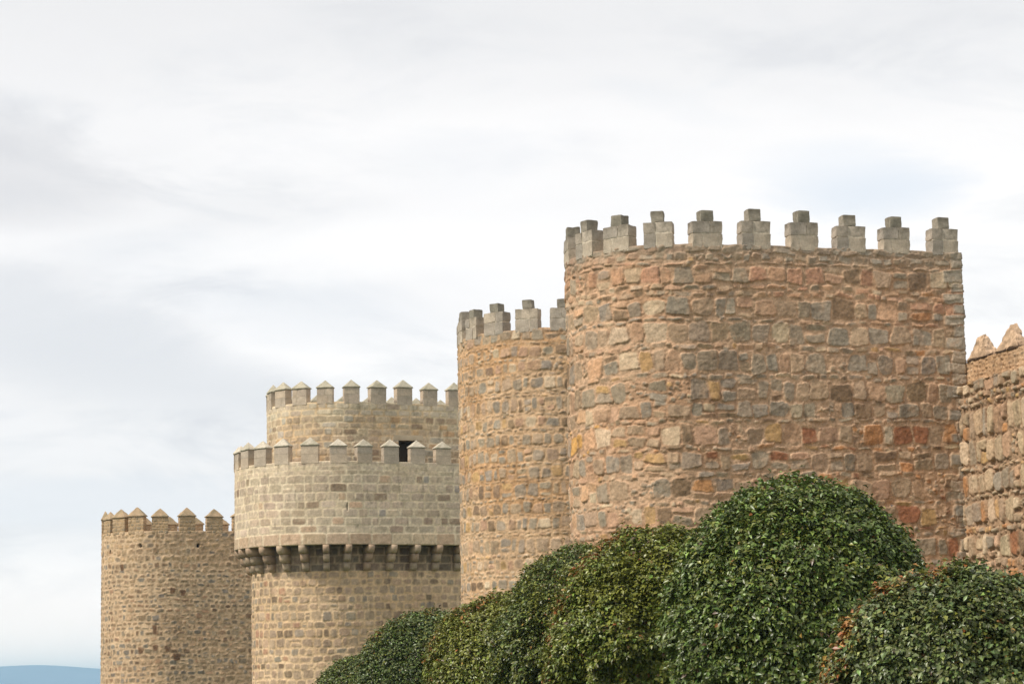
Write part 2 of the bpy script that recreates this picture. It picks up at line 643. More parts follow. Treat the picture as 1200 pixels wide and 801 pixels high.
# ---------------------------------------------------------------- blocks (merlons, corbels, quoins)
def block(x0, x1, y0, y1, z0, z1, col, n=(6, 5, 5), rnd=0.025, rough=0.01, seed=0, darktop=0.0):
    """A rough-hewn stone: subdivided box with softened, worn edges. Returns V, F, C."""
    Vs, Fs = [], []
    base = 0
    nx, ny, nz = n
    ctr = np.array([(x0 + x1) / 2, (y0 + y1) / 2, (z0 + z1) / 2])
    hs = np.array([(x1 - x0) / 2, (y1 - y0) / 2, (z1 - z0) / 2])
    for ax in range(3):
        o1, o2 = [a for a in range(3) if a != ax]
        cnt = (nx, ny, nz)
        for sg in (-1, 1):
            a = np.linspace(-1, 1, cnt[o1] + 1)
            b = np.linspace(-1, 1, cnt[o2] + 1)
            A, B = np.meshgrid(a, b, indexing='ij')
            P = np.zeros(A.shape + (3,))
            P[..., ax] = sg
            P[..., o1] = A
            P[..., o2] = B
            ii = np.arange(A.size).reshape(A.shape) + base
            F = np.stack([ii[:-1, :-1], ii[1:, :-1], ii[1:, 1:], ii[:-1, 1:]], -1).reshape(-1, 4)
            flip = (sg < 0) ^ (ax == 1)
            if flip:
                F = F[:, ::-1]
            Vs.append(P.reshape(-1, 3))
            Fs.append(F)
            base += A.size
    U = np.concatenate(Vs)
    P = U * hs
    inner = np.clip(P, -(hs - rnd), hs - rnd)
    d = P - inner
    L = np.linalg.norm(d, axis=1, keepdims=True)
    cornerish = (L > rnd * 1.0001)
    P = np.where(cornerish, inner + d / np.maximum(L, 1e-9) * rnd, P)
    P = P + ctr
    sd_ = seed * 3.7
    k = 5.0
    D = np.stack([fbm(P[:, 0] * k + sd_, P[:, 1] * k, P[:, 2] * k, seed=11 + i, octv=3) for i in range(3)], -1)
    P = P + D * rough
    c = np.asarray(col)[None] * (1 + .22 * fbm(P[:, 0] * 4 + sd_, P[:, 1] * 4, P[:, 2] * 4, seed=21, octv=3))[:, None]
    if darktop:
        # lichen and soot crust that grows down from the weathered top bed
        crust = np.clip((P[:, 2] - z0) / (z1 - z0) * 1.2 - .5 + .9 * fbm(P[:, 0] * 6 + sd_, P[:, 1] * 6, P[:, 2] * 3, seed=31, octv=3), 0, 1)[:, None] * darktop
        c = c * (1 - crust) + lin((108, 101, 88)) * crust
    return P, np.concatenate(Fs), c


class Mesher:
    def __init__(self):
        self.V, self.F, self.C, self.n = [], [], [], 0

    def add(self, vfc):
        V, F, C = vfc
        self.V.append(V)
        self.F.append(np.asarray(F) + self.n)
        self.C.append(C)
        self.n += len(V)

    def quad_grid(self, P, col):
        a, b = P.shape[:2]
        ii = np.arange(a * b).reshape(a, b)
        F = np.stack([ii[:-1, :-1], ii[1:, :-1], ii[1:, 1:], ii[:-1, 1:]], -1).reshape(-1, 4)
        self.add((P.reshape(-1, 3), F, np.repeat(np.asarray(col)[None], a * b, 0)))

    def mesh(self, name, smooth_shade=False):
        return make_mesh(name, np.concatenate(self.V), np.concatenate(self.F), np.concatenate(self.C), smooth_shade)


def stepped_merlon(variant, w=.93, d=.48, h=.74):
    """Granite block merlon of two courses; y is outwards (the outer face at y=0)."""
    r = random.Random(variant * 13 + 1)
    m = Mesher()
    J = lin((206, 194, 174))
    g = .010
    m.add(block(-w / 2 + .02, w / 2 - .02, -d + .02, -.016, -.12, h - .015, J, n=(2, 2, 2), rnd=.01, rough=.002))
    zc = h * r.uniform(.46, .52)
    for (za, zb, dark) in ((-.12, zc, r.uniform(0, .35)), (zc, h, r.uniform(.55, .9))):
        f = r.uniform(-.17, .17)
        cols = [lin(r.choice([(180, 168, 152), (172, 160, 145), (186, 172, 153), (164, 154, 141)])) for _ in range(2)]
        m.add(block(-w / 2, f - g, -d, 0, za + g, zb - g, cols[0], n=(7, 6, 6), rnd=.020, rough=.028, seed=variant + za, darktop=dark))
        m.add(block(f + g, w / 2, -d, 0, za + g, zb - g, cols[1], n=(7, 6, 6), rnd=.020, rough=.028, seed=variant + za + 5, darktop=dark))
    body = m.mesh('merlon', True)
    c = Mesher()
    cw = .40
    sh = r.uniform(-.03, .03)
    c.add(block(-cw / 2 + sh, cw / 2 + sh, -d + .04, -.03, h - .01, h + .35, lin(r.choice([(142, 136, 122), (150, 142, 128), (134, 128, 114)])),
                n=(7, 7, 7), rnd=.026, rough=.032, seed=variant + 9, darktop=r.uniform(.6, 1)))
    return body, c.mesh('merlon_cap', True)


def pyramid_cap(w, d, h0, h, col, over=.035, eave=.05, seed=0, blunt=.04, rough=.012, dark=.5, k=7, lv=7):
    """Four-sided pointed coping with a small eave, its outer face at y=over."""
    x0, x1, y0, y1 = -w / 2 - over, w / 2 + over, -d - over, over
    cx, cy = 0, -d / 2
    lev = [(0, .0, 1.0), (0, 1.0, 0)]
    prof = [(-.002, .0), (eave, 0.0)] + [(eave + (h - eave) * q, q * (1 - blunt)) for q in np.linspace(.12, 1, lv)]
    prof = [(0, 1.0)] + [(0.0, 0.0)] + prof[1:]
    V = []
    for (z, sh) in prof:
        ring = []
        ax0, ax1 = x0 + (cx - x0) * sh, x1 + (cx - x1) * sh
        ay0, ay1 = y0 + (cy - y0) * sh, y1 + (cy - y1) * sh
        for i in range(k):
            ring.append((ax0 + (ax1 - ax0) * i / k, ay0, h0 + z))
        for i in range(k):
            ring.append((ax1, ay0 + (ay1 - ay0) * i / k, h0 + z))
        for i in range(k):
            ring.append((ax1 + (ax0 - ax1) * i / k, ay1, h0 + z))
        for i in range(k):
            ring.append((ax0, ay1 + (ay0 - ay1) * i / k, h0 + z))
        V.append(ring)
    ring = [(cx, cy, h0 + h + .003)] * (4 * k)
    V.append(ring)
    V = np.array(V, float)
    V = np.concatenate([V, V[:, :1]], 1)
    P = V.reshape(-1, 3)
    D = np.stack([fbm(P[:, 0] * 5 + seed * 3.1, P[:, 1] * 5, P[:, 2] * 5, seed=41 + i) for i in range(3)], -1)
    P = P + D * rough
    c = np.asarray(col)[None] * (1 + .25 * fbm(P[:, 0] * 5 + seed, P[:, 1] * 5, P[:, 2] * 5, seed=51))[:, None]
    li = np.clip(fbm(P[:, 0] * 3 + seed * 2, P[:, 1] * 3, P[:, 2] * 3, seed=52) * 2, 0, 1)[:, None] * dark
    c = c * (1 - li) + lin((128, 124, 98)) * li
    a, b = V.shape[:2]
    ii = np.arange(a * b).reshape(a, b)
    F = np.stack([ii[:-1, :-1], ii[:-1, 1:], ii[1:, 1:], ii[1:, :-1]], -1).reshape(-1, 4)
    me = make_mesh('merlon_cap', P, F, c)
    return me


def pointed_merlon(variant, w, d, h, ph, cols, rubble=False, capcol=(196, 186, 166)):
    r = random.Random(variant * 31 + 5)
    m = Mesher()
    if rubble:
        J = lin((184, 156, 120))
        m.add(block(-w / 2 + .03, w / 2 - .03, -d + .03, -.022, -.15, h, J, n=(8, 5, 8), rnd=.02, rough=.01))
        z = -.15
        while z < h - .05:
            hh = min(r.uniform(.16, .26), h - z)
            x = -w / 2
            while x < w / 2 - .04:
                ww = min(r.uniform(.16, .36), w / 2 - x)
                if w / 2 - x - ww < .1:
                    ww = w / 2 - x
                c = np.array(lin(r.choice(cols))) * r.uniform(.85, 1.12)
                for (ya, yb) in ((-d, -d * .5 - .01), (-d * .5 + .01, 0)):
                    m.add(block(x + .012, x + ww - .012, ya, yb - r.uniform(0, .015), z + .012, z + hh - .012, c, n=(4, 4, 3), rnd=.035, rough=.018, seed=r.random() * 50))
                x += ww
            z += hh
    else:
        J = lin((198, 184, 160))
        m.add(block(-w / 2 + .015, w / 2 - .015, -d + .015, -.012, -.1, h - .002, J, n=(2, 2, 2), rnd=.01, rough=.002))
        zs = [-.1, h * r.uniform(.42, .58), h]
        for a in range(2):
            f = [-w / 2, r.uniform(-.2, .2), w / 2] if r.random() < .5 else [-w / 2, w / 2]
            for b in range(len(f) - 1):
                m.add(block(f[b] + .004, f[b + 1] - .004, -d, 0, zs[a] + .003, zs[a + 1] - .003, np.array(lin(r.choice(cols))) * r.uniform(.93, 1.05),
                            n=(6, 5, 5), rnd=.014, rough=.008, seed=variant + a * 3 + b, darktop=.25))
    body = m.mesh('merlon', True)
    cap = pyramid_cap(w, d, h, ph, lin(capcol), seed=variant, blunt=.06 if rubble else .04, rough=.035 if rubble else .012, dark=.6)
    return body, cap


def place_merlons(root, path, z, slist, variants, proud=0.02, mat=None):
    for i, s in enumerate(slist):
        P, Nn = path.at(np.array([s]))
        P, Nn = P[0], Nn[0] / np.linalg.norm(Nn[0])
        rz = math.atan2(Nn[1], Nn[0]) - math.pi / 2
        body, cap = variants[(i * 3 + 1) % len(variants)]
        o = link('merlon', body, mat, root, (P[0] + Nn[0] * proud, P[1] + Nn[1] * proud, z), rz + random.uniform(-.04, .04))
        o.scale = (random.uniform(.94, 1.04), 1, random.uniform(.94, 1.05))
        link('merlon_cap', cap, mat, o)


def wall_walk(path, z, thick, drop, col, name='wall_walk'):
    """Top bed of the parapet, its inner face and the paved walk behind it, one mesh."""
    s = np.concatenate([np.linspace(path.smin, -math.pi * path.R, 12), np.linspace(-math.pi * path.R, 0, 49)[1:],
                        np.linspace(0, path.L, 16)[1:], np.linspace(path.L, path.smax, 12)[1:]])
    P, Nn = path.at(s)
    Nn = Nn / np.linalg.norm(Nn, axis=1, keepdims=True)
    C0 = path.c + path.t * 0
    out = P - Nn * .03
    inn = P - Nn * thick
    # keep inner corners of the rear side inside the plan
    lim = path.L - thick
    rel = (inn - path.c) @ path.t
    inn = inn - np.maximum(rel - lim, 0)[:, None] * path.t
    lat = (inn - path.c) @ path.n
    inn = inn - (np.maximum(lat - (path.R - thick), 0) + np.minimum(lat + (path.R - thick), 0))[:, None] * path.n
    ctr = np.repeat((path.c + path.t * path.L * .3)[None], len(s), 0)
    rows = [np.c_[out, np.full(len(s), z)], np.c_[inn, np.full(len(s), z + .002)], np.c_[inn, np.full(len(s), z - drop)], np.c_[ctr, np.full(len(s), z - drop + .01)]]
    V = np.stack(rows)
    m = Mesher()
    m.quad_grid(V, lin(col))
    return m.mesh(name)


def stone_tower(name_label, group, pth):
    c = pth.c
    root = empty('stone_tower', (0, 0, 0))
    tag(root, name_label, 'tower', group)
    return root


GT = 'round fronted towers of the city wall'
GM = 'stepped merlons'
step_variants = [stepped_merlon(v) for v in range(6)]
step_variants_b = [stepped_merlon(v + 20, w=.95, h=.79) for v in range(4)]

# ================================================================ tower 1, the nearest
T1 = Path(5.10, 74.0, 3.38, .27, 8.22)
Z1 = 14.57
r1 = Relief(T1.smin, T1.smax, -0.4, Z1, .026, 101, warp=.06)
r1.mortar((196, 168, 141), (184, 152, 124))
pal_mix = palette([(28, TAN), (26, GREY), (12, BLUE), (12, PINK), (1.5, ORANGE), (3, OCHRE), (8, CREAM), (6, BROWN)])
pal_grey = palette([(34, GREY), (26, BLUE), (22, TAN), (10, PINK), (6, BROWN)])
pal_pink = palette([(45, (190, 150, 124)), (25, (184, 148, 120)), (3, ORANGE), (14, TAN), (10, (205, 170, 140)), (6, GREY)])
pal_rust = palette([(24, RUST), (22, ORANGE), (12, OCHRE), (18, TAN), (12, BROWN), (14, PINK), (4, GREY)])
pal_warm = palette([(25, PINK), (25, (200, 165, 132)), (20, TAN), (12, CREAM), (12, GREY), (6, OCHRE)])


def pal_t1(s, z, r):
    q = r.random()
    if z > 14.05 and s > -1.6:
        return pal_grey(s, z, r) if q < .75 else pal_mix(s, z, r)
    if z > 13.4 and s < -1.0:
        return pal_pink(s, z, r) if q < .6 else pal_mix(s, z, r)
    if 12.75 < z < 13.75 and s > 1.2:
        return pal_pink(s, z, r) if q < .82 else pal_mix(s, z, r)
    if 12.0 < z <= 12.75:
        if s > 5.2:
            return pal_pink(s, z, r) if q < .5 else pal_mix(s, z, r)
        return pal_grey(s, z, r) if q < .5 else pal_mix(s, z, r)
    if 9.6 < z < 11.2 and s > 0:
        return pal_grey(s, z, r) if q < .62 else pal_mix(s, z, r)
    if 8.3 < z < 9.3 and s < -3.4:
        return lin((208, 164, 100)) * r.uniform(.9, 1.1) if q < .4 else pal_warm(s, z, r)
    if 8.1 < z < 9.2:
        return pal_rust(s, z, r) if q < (.62 if s > 1 else .30) else pal_mix(s, z, r)
    if z < 7.9 and s > 2:
        return pal_rust(s, z, r) if q < .45 else pal_mix(s, z, r)
    if s < -2.4 and q < .45:
        return pal_warm(s, z, r)
    if 7.2 < z < 8.1 and s > -3:
        return pal_grey(s, z, r) if q < .6 else pal_mix(s, z, r)
    return pal_mix(s, z, r)


rr = np.random.default_rng(5)
rows = [(-.4, 1.2, .5, .9)]
rows = irregular_rows(rr, -.4, 14.08, (.50, .70), (.13, .24), (.34, .78), (.16, .60), .3)
rows += [(14.08, 14.32, .2, .6), (14.33, 14.56, .25, .7)]
r1.courses(rows, pal_t1, gap=.030, p=(3.2, 8.5), out=(.004, .038), skip=.07, rag=1.7, bevel=(.010, .028))
r1.tint = (.965, .90, .84)
r1.weather = .6
r1.chips(4500, pal_t1, .03, .11, out=.012)
# dressed quoins, long and short, up the corner beside the curtain wall
zq = -.4
k = 0
while zq < Z1 - .15:
    hq = rr.uniform(.30, .44)
    if Z1 - zq - hq < .2:
        hq = Z1 - zq
    lo = .62 if k % 2 else .40
    colq = lin(((172, 164, 150), (180, 170, 154), (162, 157, 147), (184, 172, 155))[rr.integers(4)]) * rr.uniform(.92, 1.08)
    w = lo + .44
    r1.stone(T1.L - lo + w / 2 + rr.uniform(-.06, .06), zq + hq / 2, w, hq - .02, colq, p=14, out=.035, bevel=.012)
    zq += hq
    k += 1
r1.finish(stain=.10)
tower1 = stone_tower('widest and nearest sandy stone tower with a flat right flank, rising behind the tallest shrub', GT, T1)
link('wall', r1.mesh('tower_wall', T1, (-6.6, T1.L + .8), (4.2, 99), coarse=6), M_RUBBLE, tower1)
link('wall_walk', wall_walk(T1, Z1 - .03, .55, 1.4, (170, 150, 126)), M_ASHLAR, tower1)
s_mer1 = [-5.75, -4.28, -2.93, -1.57, -.07, 1.50, 3.06, 4.60, 6.10, T1.L - .48]
s_mer1 += [-7.3 - 1.5 * k for k in range(7)]
place_merlons(tower1, T1, Z1, s_mer1, step_variants, mat=M_MERLON)
del r1

# ================================================================ tower 2
T2 = Path(2.03, 95.0, 4.2, .26, 7.5)
Z2 = 15.1
r2 = Relief(T2.smin, T2.smax, -.4, Z2, .034, 202, warp=.05)
r2.mortar((198, 170, 138), (190, 154, 116))
pal_t2 = palette([(30, TAN), (24, GREY), (15, BLUE), (12, PINK), (8, CREAM), (5, BROWN), (4, OCHRE)])
rows = irregular_rows(rr, -.4, 14.6, (.42, .62), (.10, .18), (.24, .58), (.14, .4), .3) + [(14.62, 15.08, .35, .6)]
r2.courses(rows, pal_t2, gap=.055, p=(3, 7), out=(.004, .034), skip=.06, rag=1.3, bevel=(.010, .03))
r2.tint = (.99, .95, .91)
r2.weather = .35
r2.chips(2600, pal_t2, .05, .11)
r2.finish(stain=.10)
tower2 = stone_tower('narrow looking sandy stone tower with stepped merlons, half hidden by the widest tower', GT, T2)
link('wall', r2.mesh('tower_wall', T2, (-8.2, 1.0), (3.6, 99), coarse=6), M_RUBBLE, tower2)
link('wall_walk', wall_walk(T2, Z2 - .03, .55, 1.4, (170, 150, 126)), M_ASHLAR, tower2)
place_merlons(tower2, T2, Z2, [-6.73, -5.47, -4.07, -2.58, -1.17, .3, 1.8, 3.3, 4.8, 6.3] + [-8.3 - 1.5 * k for k in range(8)], step_variants_b, mat=M_MERLON)
del r2

# ================================================================ tower 3: two tiers, machicolated ring
T3 = Path(-10.07, 130.0, 5.15, .43, 9.0)
T3low = Path(-10.05, 130.0, 4.25, .43, 9.0)
T3up = Path(-9.64, 130.3, 3.85, .43, 8.6)
ZL, ZR, ZU, ZC = 8.96, 13.31, 16.62, 7.60     # lintel bottom, ring rim, upper rim, corbel foot
tower3 = stone_tower('pale two tiered tower with a corbelled ring and a smaller crenellated drum on top', GT, T3)
r3 = Relief(T3low.smin, T3low.smax, -.4, ZC + .02, .045, 303, warp=.04)
r3.mortar((214, 186, 150), (206, 176, 138))
pal_t3 = palette([(34, (180, 156, 130)), (22, (170, 148, 124)), (16, (188, 160, 132)), (10, (160, 146, 128)), (6, (176, 138, 112)), (7, BROWN)])
rows = []
z = -.4
while z < ZC:
    h = rr.uniform(.36, .54)
    rows.append((z, min(z + h, ZC + .02), .3, .68))
    z += h
r3.H *= .4
r3.smear = .35
r3.courses(rows, pal_t3, gap=.06, p=(3, 6), out=(.008, .028), rag=.9, bevel=(.015, .04))
r3.chips(900, pal_t3, .06, .1)
r3.finish(stain=.08)
link('wall', r3.mesh('tower_wall', T3low, (-9.5, 7.5), (-1, 99), coarse=4, top_in=0, rim_jit=0), M_RUBBLE, tower3)
# drum wall behind the corbels, its shade painted in as darker stone
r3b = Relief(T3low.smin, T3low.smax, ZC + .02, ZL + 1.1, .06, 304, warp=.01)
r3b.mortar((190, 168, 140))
pal_t3_shade = palette([(30, (138, 120, 102)), (30, (130, 116, 100)), (20, (146, 128, 108)), (15, (120, 102, 86))])
r3b.courses([(ZC + .02 + .42 * k, ZC + .02 + .42 * (k + 1), .5, .9) for k in range(6)], pal_t3_shade, gap=.02, p=(8, 12), out=(.005, .012), rag=.1, bevel=(.01, .02))
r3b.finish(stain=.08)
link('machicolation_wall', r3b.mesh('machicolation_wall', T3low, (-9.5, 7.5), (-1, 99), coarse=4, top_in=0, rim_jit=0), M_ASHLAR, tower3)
# corbelled ring
r3c = Relief(T3.smin, T3.smax, ZL, ZR, .04, 305, warp=.012)
r3c.mortar((214, 200, 174), (206, 190, 162))
pal_r = palette([(34, (186, 170, 149)), (30, (190, 175, 154)), (18, (178, 162, 142)), (8, (168, 150, 130)), (4, (150, 132, 112)), (3, (192, 166, 140)), (3, (166, 158, 148))])
pal_top = palette([(40, (196, 180, 158)), (30, (190, 174, 150)), (20, (200, 184, 160)), (6, (180, 160, 138))])
pal_lint = palette([(40, (190, 168, 142)), (40, (182, 160, 134)), (20, (196, 176, 150))])
r3c.H *= .25
r3c.E *= .35
r3c.smear = .3
r3c.tint = (1.10, 1.07, 1.05)
r3c.courses([(ZL - .01, ZL + .62, 1.1, 1.35)], pal_lint, gap=.028, p=(10, 14), out=(.012, .022), rag=.05, bevel=(.01, .02))
rows = []
z = ZL + .63
while z < ZR - 1.1:
    h = rr.uniform(.38, .47)
    rows.append((z, z + h, .36, 1.0))
    z += h
top0 = z
r3c.courses(rows, pal_r, gap=.045, p=(4, 8), out=(.004, .016), rag=.3, bevel=(.012, .03))
nt_ = 3
r3c.courses([(top0 + (ZR - top0) / nt_ * k, top0 + (ZR - top0) / nt_ * (k + 1), .4, .9) for k in range(nt_)], pal_top, gap=.02, p=(8, 12), out=(.003, .010), rag=.1, bevel=(.008, .014))
r3c.stone(-.9, 10.95, .07, .42, lin((40, 34, 28)), p=8, out=-.12, bevel=.01)  # arrow slit, the dark inside painted onto a shallow recess
r3c.finish(stain=.08, rough=.006)
link('corbelled_ring', r3c.mesh('corbelled_ring', T3, (-9.6, 7.0), (-1, 99), coarse=4, top_in=.45, bottom_in=.45, rim_jit=.01), M_ASHLAR, tower3)
link('wall_walk', wall_walk(T3, ZR - .03, .5, 1.1, (180, 164, 140)), M_ASHLAR, tower3)
# inner side of the machicolation slots: back of the ring and the roof of the gap
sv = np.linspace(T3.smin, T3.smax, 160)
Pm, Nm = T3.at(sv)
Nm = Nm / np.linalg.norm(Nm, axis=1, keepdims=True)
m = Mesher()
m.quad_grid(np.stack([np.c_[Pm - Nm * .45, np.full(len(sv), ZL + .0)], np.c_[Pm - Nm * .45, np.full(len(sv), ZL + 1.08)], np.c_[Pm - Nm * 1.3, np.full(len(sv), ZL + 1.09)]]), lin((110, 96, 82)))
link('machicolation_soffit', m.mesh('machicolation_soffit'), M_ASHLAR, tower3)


def corbel_mesh(variant):
    r = random.Random(variant)
    m = Mesher()
    w = .33
    hs = (ZL - ZC - .02) / 3
    for k in range(3):
        z0 = ZC + .02 + hs * k + .008
        z1 = ZC + .02 + hs * (k + 1) - .008
        ext = (.34, .64, .93)[k]
        H = z1 - z0
        # side profile of one stone: flat top, rounded quarter roll under its nose
        pr = [(-.15, z1), (ext, z1), (ext, z0 + H * .62)]
        for a in np.linspace(0, math.pi / 2, 7)[1:]:
            pr.append((ext - .30 * (1 - math.cos(a)), z0 + H * .62 * (1 - math.sin(a))))
        pr.append((-.15, z0))
        pr = np.array(pr)
        n = len(pr)
        xs = np.linspace(-w / 2, w / 2, 2)
        V = np.array([[x, y, z] for x in xs for (y, z) in pr])
        jj = [(i, (i + 1) % n, n + (i + 1) % n, n + i) for i in range(n)]
        ctr = np.array([[-w / 2, ext * .3, (z0 + z1) / 2], [w / 2, ext * .3, (z0 + z1) / 2]])
        V = np.concatenate([V, ctr])
        c1, c2 = 2 * n, 2 * n + 1
        tri = []
        for i in range(n):
            j = (i + 1) % n
            tri.append((c1, j, i, i))
            tri.append((c2, n + i, n + j, n + j))
        V[:, 1] += .0
        col = lin(r.choice([(178, 158, 134), (168, 150, 128), (186, 164, 138), (170, 146, 122)])) * r.uniform(.92, 1.06)
        cc = np.repeat(col[None], len(V), 0) * (1 + .15 * RNG.normal(0, .5, (len(V), 1)))
        quads = np.array(jj)
        m.V.append(V)
        m.C.append(cc)
        m.F.append(quads + m.n)
        m.tri = getattr(m, 'tri', [])
        m.tri.append(np.array(tri)[:, :3] + m.n)
        m.n += len(V)
    return make_mesh('corbel', np.concatenate(m.V), [np.concatenate(m.F), np.concatenate(m.tri)], np.concatenate(m.C))


corbels = [corbel_mesh(v) for v in range(5)]
s_corb = [-8.11 - 1.27 * k for k in range(1, 4)] + [-8.11, -7.09, -5.86, -4.64, -3.35, -2.06, -.85, .39, 1.68, 3.02, 4.29, 5.56, 6.83, 8.1]
for i, s in enumerate(s_corb):
    # radial brackets: same bearing on the lower drum
    s2 = s if s > 0 else s * T3low.R / T3.R
    P, Nn = T3low.at(np.array([s2]))
    P, Nn = P[0], Nn[0] / np.linalg.norm(Nn[0])
    link('corbel', corbels[(i * 2) % 5], M_ASHLAR, tower3, (P[0], P[1], 0), math.atan2(Nn[1], Nn[0]) - math.pi / 2)
# merlons of the ring
colsP = [(192, 176, 156), (186, 170, 152), (196, 178, 156), (182, 168, 150)]
varL = [pointed_merlon(v, .90, .46, .82, .43, colsP, capcol=(194, 184, 166)) for v in range(5)]
varU = [pointed_merlon(v + 10, .88, .46, .80, .45, colsP, capcol=(178, 170, 150)) for v in range(5)]
place_merlons(tower3, T3, ZR, [-8.53, -7.33, -5.9, -4.46, -2.87, -1.35, .08, 1.58, 3.09, 4.57, 6.1, 7.6] + [-10.0 - 1.5 * k for k in range(9)], varL, mat=M_MERLON)
# upper drum
r3u = Relief(T3up.smin, T3up.smax, ZR - 1.1, ZU, .045, 306, warp=.02)
r3u.mortar((212, 196, 166), (206, 178, 140))
pal_u = palette([(30, (184, 162, 134)), (24, (190, 170, 142)), (16, (176, 154, 128)), (10, (196, 164, 124)), (6, (150, 128, 104)), (10, (178, 168, 150))])
rows = []
z = ZR - 1.1
while z < ZU - .1:
    h = min(rr.uniform(.30, .46), ZU - z)
    rows.append((z, z + h, .35, .9))
    z += h
r3u.H *= .35
r3u.E *= .5
r3u.smear = .35
r3u.courses(rows, lambda s, z, r: pal_top(s, z, r) if z > ZU - .7 else pal_u(s, z, r), gap=.04, p=(4, 8), out=(.004, .025), rag=.35, bevel=(.012, .03))
r3u.finish(stain=.10, rough=.008)
door = (2.05, 3.15, ZR - 1.05, 14.62)
link('upper_drum', r3u.mesh('upper_drum', T3up, (-7.8, 7.0), (ZR - .6, 99), coarse=4, top_in=.45, rim_jit=.012, hole=door), M_ASHLAR, tower3)
link('upper_wall_walk', wall_walk(T3up, ZU - .03, .5, 1.1, (180, 164, 140)), M_ASHLAR, tower3)
place_merlons(tower3, T3up, ZU, [-6.28, -4.92, -3.51, -2.05, -.6, .91, 2.42, 3.91, 5.40, 6.9] + [-7.75 - 1.5 * k for k in range(9)], varU, mat=M_MERLON)
# doorway: reveal, lintel and dark passage behind
Pd, Nd = T3up.at(np.array([door[0], door[1]]))
m = Mesher()
n3 = T3up.n
a3 = np.array([*Pd[0], 0]) + np.array([*n3, 0]) * .01
b3 = np.array([*Pd[1], 0]) + np.array([*n3, 0]) * .01
inn = -np.array([*n3, 0]) * 1.6
up0, up1 = np.array([0, 0, door[2]]), np.array([0, 0, door[3]])
colr = lin((120, 104, 86))
for q in ((a3 + up0, a3 + up1, a3 + inn + up1, a3 + inn + up0), (b3 + up1, b3 + up0, b3 + inn + up0, b3 + inn + up1),
          (a3 + up1, b3 + up1, b3 + inn + up1, a3 + inn + up1), (a3 + inn + up0, a3 + inn + up1, b3 + inn + up1, b3 + inn + up0)):
    m.add((np.array(q), np.array([[0, 1, 2, 3]]), np.repeat(colr[None], 4, 0)))
doorway = link('doorway', m.mesh('doorway'), M_ASHLAR, tower3)
P0, _ = T3up.at(np.array([(door[0] + door[1]) / 2]))
lm = Mesher()
lm.add(block(-.85, .85, -.3, .035, door[3], door[3] + .3, lin((190, 174, 148)), n=(10, 3, 4), rnd=.012, rough=.006, seed=3))
link('lintel', lm.mesh('lintel', True), M_ASHLAR, doorway, (P0[0][0], P0[0][1], 0), math.atan2(n3[1], n3[0]) - math.pi / 2)
del r3, r3b, r3c, r3u

# ================================================================ tower 4, the farthest
T4 = Path(-22.75, 155.0, 4.0, .35, 9.5)
Z4 = 11.53
r4 = Relief(T4.smin, T4.smax, -.4, Z4, .05, 404, warp=.06)
r4.mortar((204, 180, 150), (194, 168, 138))
pal_t4 = palette([(30, (160, 138, 112)), (22, (146, 132, 113)), (14, (140, 132, 121)), (10, (168, 138, 112)), (8, (182, 156, 126)), (6, (130, 108, 86))])
pal_t4t = palette([(40, (186, 160, 126)), (30, (178, 152, 120)), (20, (170, 146, 118)), (6, (140, 118, 92))])
rows = []
z = -.4
while z < Z4 - .12:
    h = rr.uniform(.26, .46)
    rows.append((z, min(z + h, Z4), .24, .62))
    z += h
r4.H *= .45
r4.E *= 1.3
r4.smear = .35
r4.tint = (.99, .95, .91)
r4.courses(rows, lambda s, z, r: pal_t4t(s, z, r) if z > Z4 - 1.9 and r.random() < .75 else pal_t4(s, z, r), gap=.08, p=(2.6, 5), out=(.003, .022), rag=1.6, bevel=(.015, .03))
r4.chips(2600, pal_t4, .07, .13)
for (s, z) in ((-2.35, 10.62), (1.35, 10.62), (-4.9, 10.3)):
    r4.stone(s, z, .20, .26, lin((38, 28, 20)), p=3, out=-.18, bevel=.03)  # holes: shallow recesses with their inner dark painted in
for (s, z, w, h) in ((-.3, 7.75, .34, .4), (.35, 7.65, .34, .38), (-1.4, 5.35, .30, .66), (-1.35, 4.2, .34, .4), (-.6, 4.1, .36, .42), (0, 3.6, .5, .45), (-2.3, 4.1, .36, .44), (-3.7, 9.3, .3, .5)):
    r4.stone(s, z, w, h, lin((118, 92, 70)), p=4.5, out=.015, bevel=.02, trap=(-.2, .1))
r4.finish(stain=.12)
tower4 = stone_tower('farthest and lowest tower at the left end, tan rubble with pointed rubble merlons', GT, T4)
link('wall', r4.mesh('tower_wall', T4, (-8.0, 6.5), (-1, 99), coarse=4), M_RUBBLE, tower4)
link('wall_walk', wall_walk(T4, Z4 - .03, .55, 1.2, (170, 146, 116)), M_ASHLAR, tower4)
colsR = [(178, 154, 124), (168, 146, 118), (184, 158, 126), (158, 140, 116)]
var4 = [pointed_merlon(v + 40, 1.10, .5, .92, .58, colsR, rubble=True, capcol=(170, 147, 118)) for v in range(4)]
place_merlons(tower4, T4, Z4, [-5.37, -4.03, -2.67, -1.1, .65, 2.41, 4.13, 5.85, 7.6, 9.0] + [-6.9 - 1.7 * k for k in range(9)], var4, mat=M_MERLON)
del r4


# ================================================================ curtain wall at the right
class Straight:
    def __init__(self, p, d, n):
        self.p, self.d, self.nn = np.array(p, float), np.array(d, float), np.array(n, float)

    def at(self, s):
        s = np.asarray(s, float)[..., None]
        return self.p + self.d * s, self.nn + 0 * s


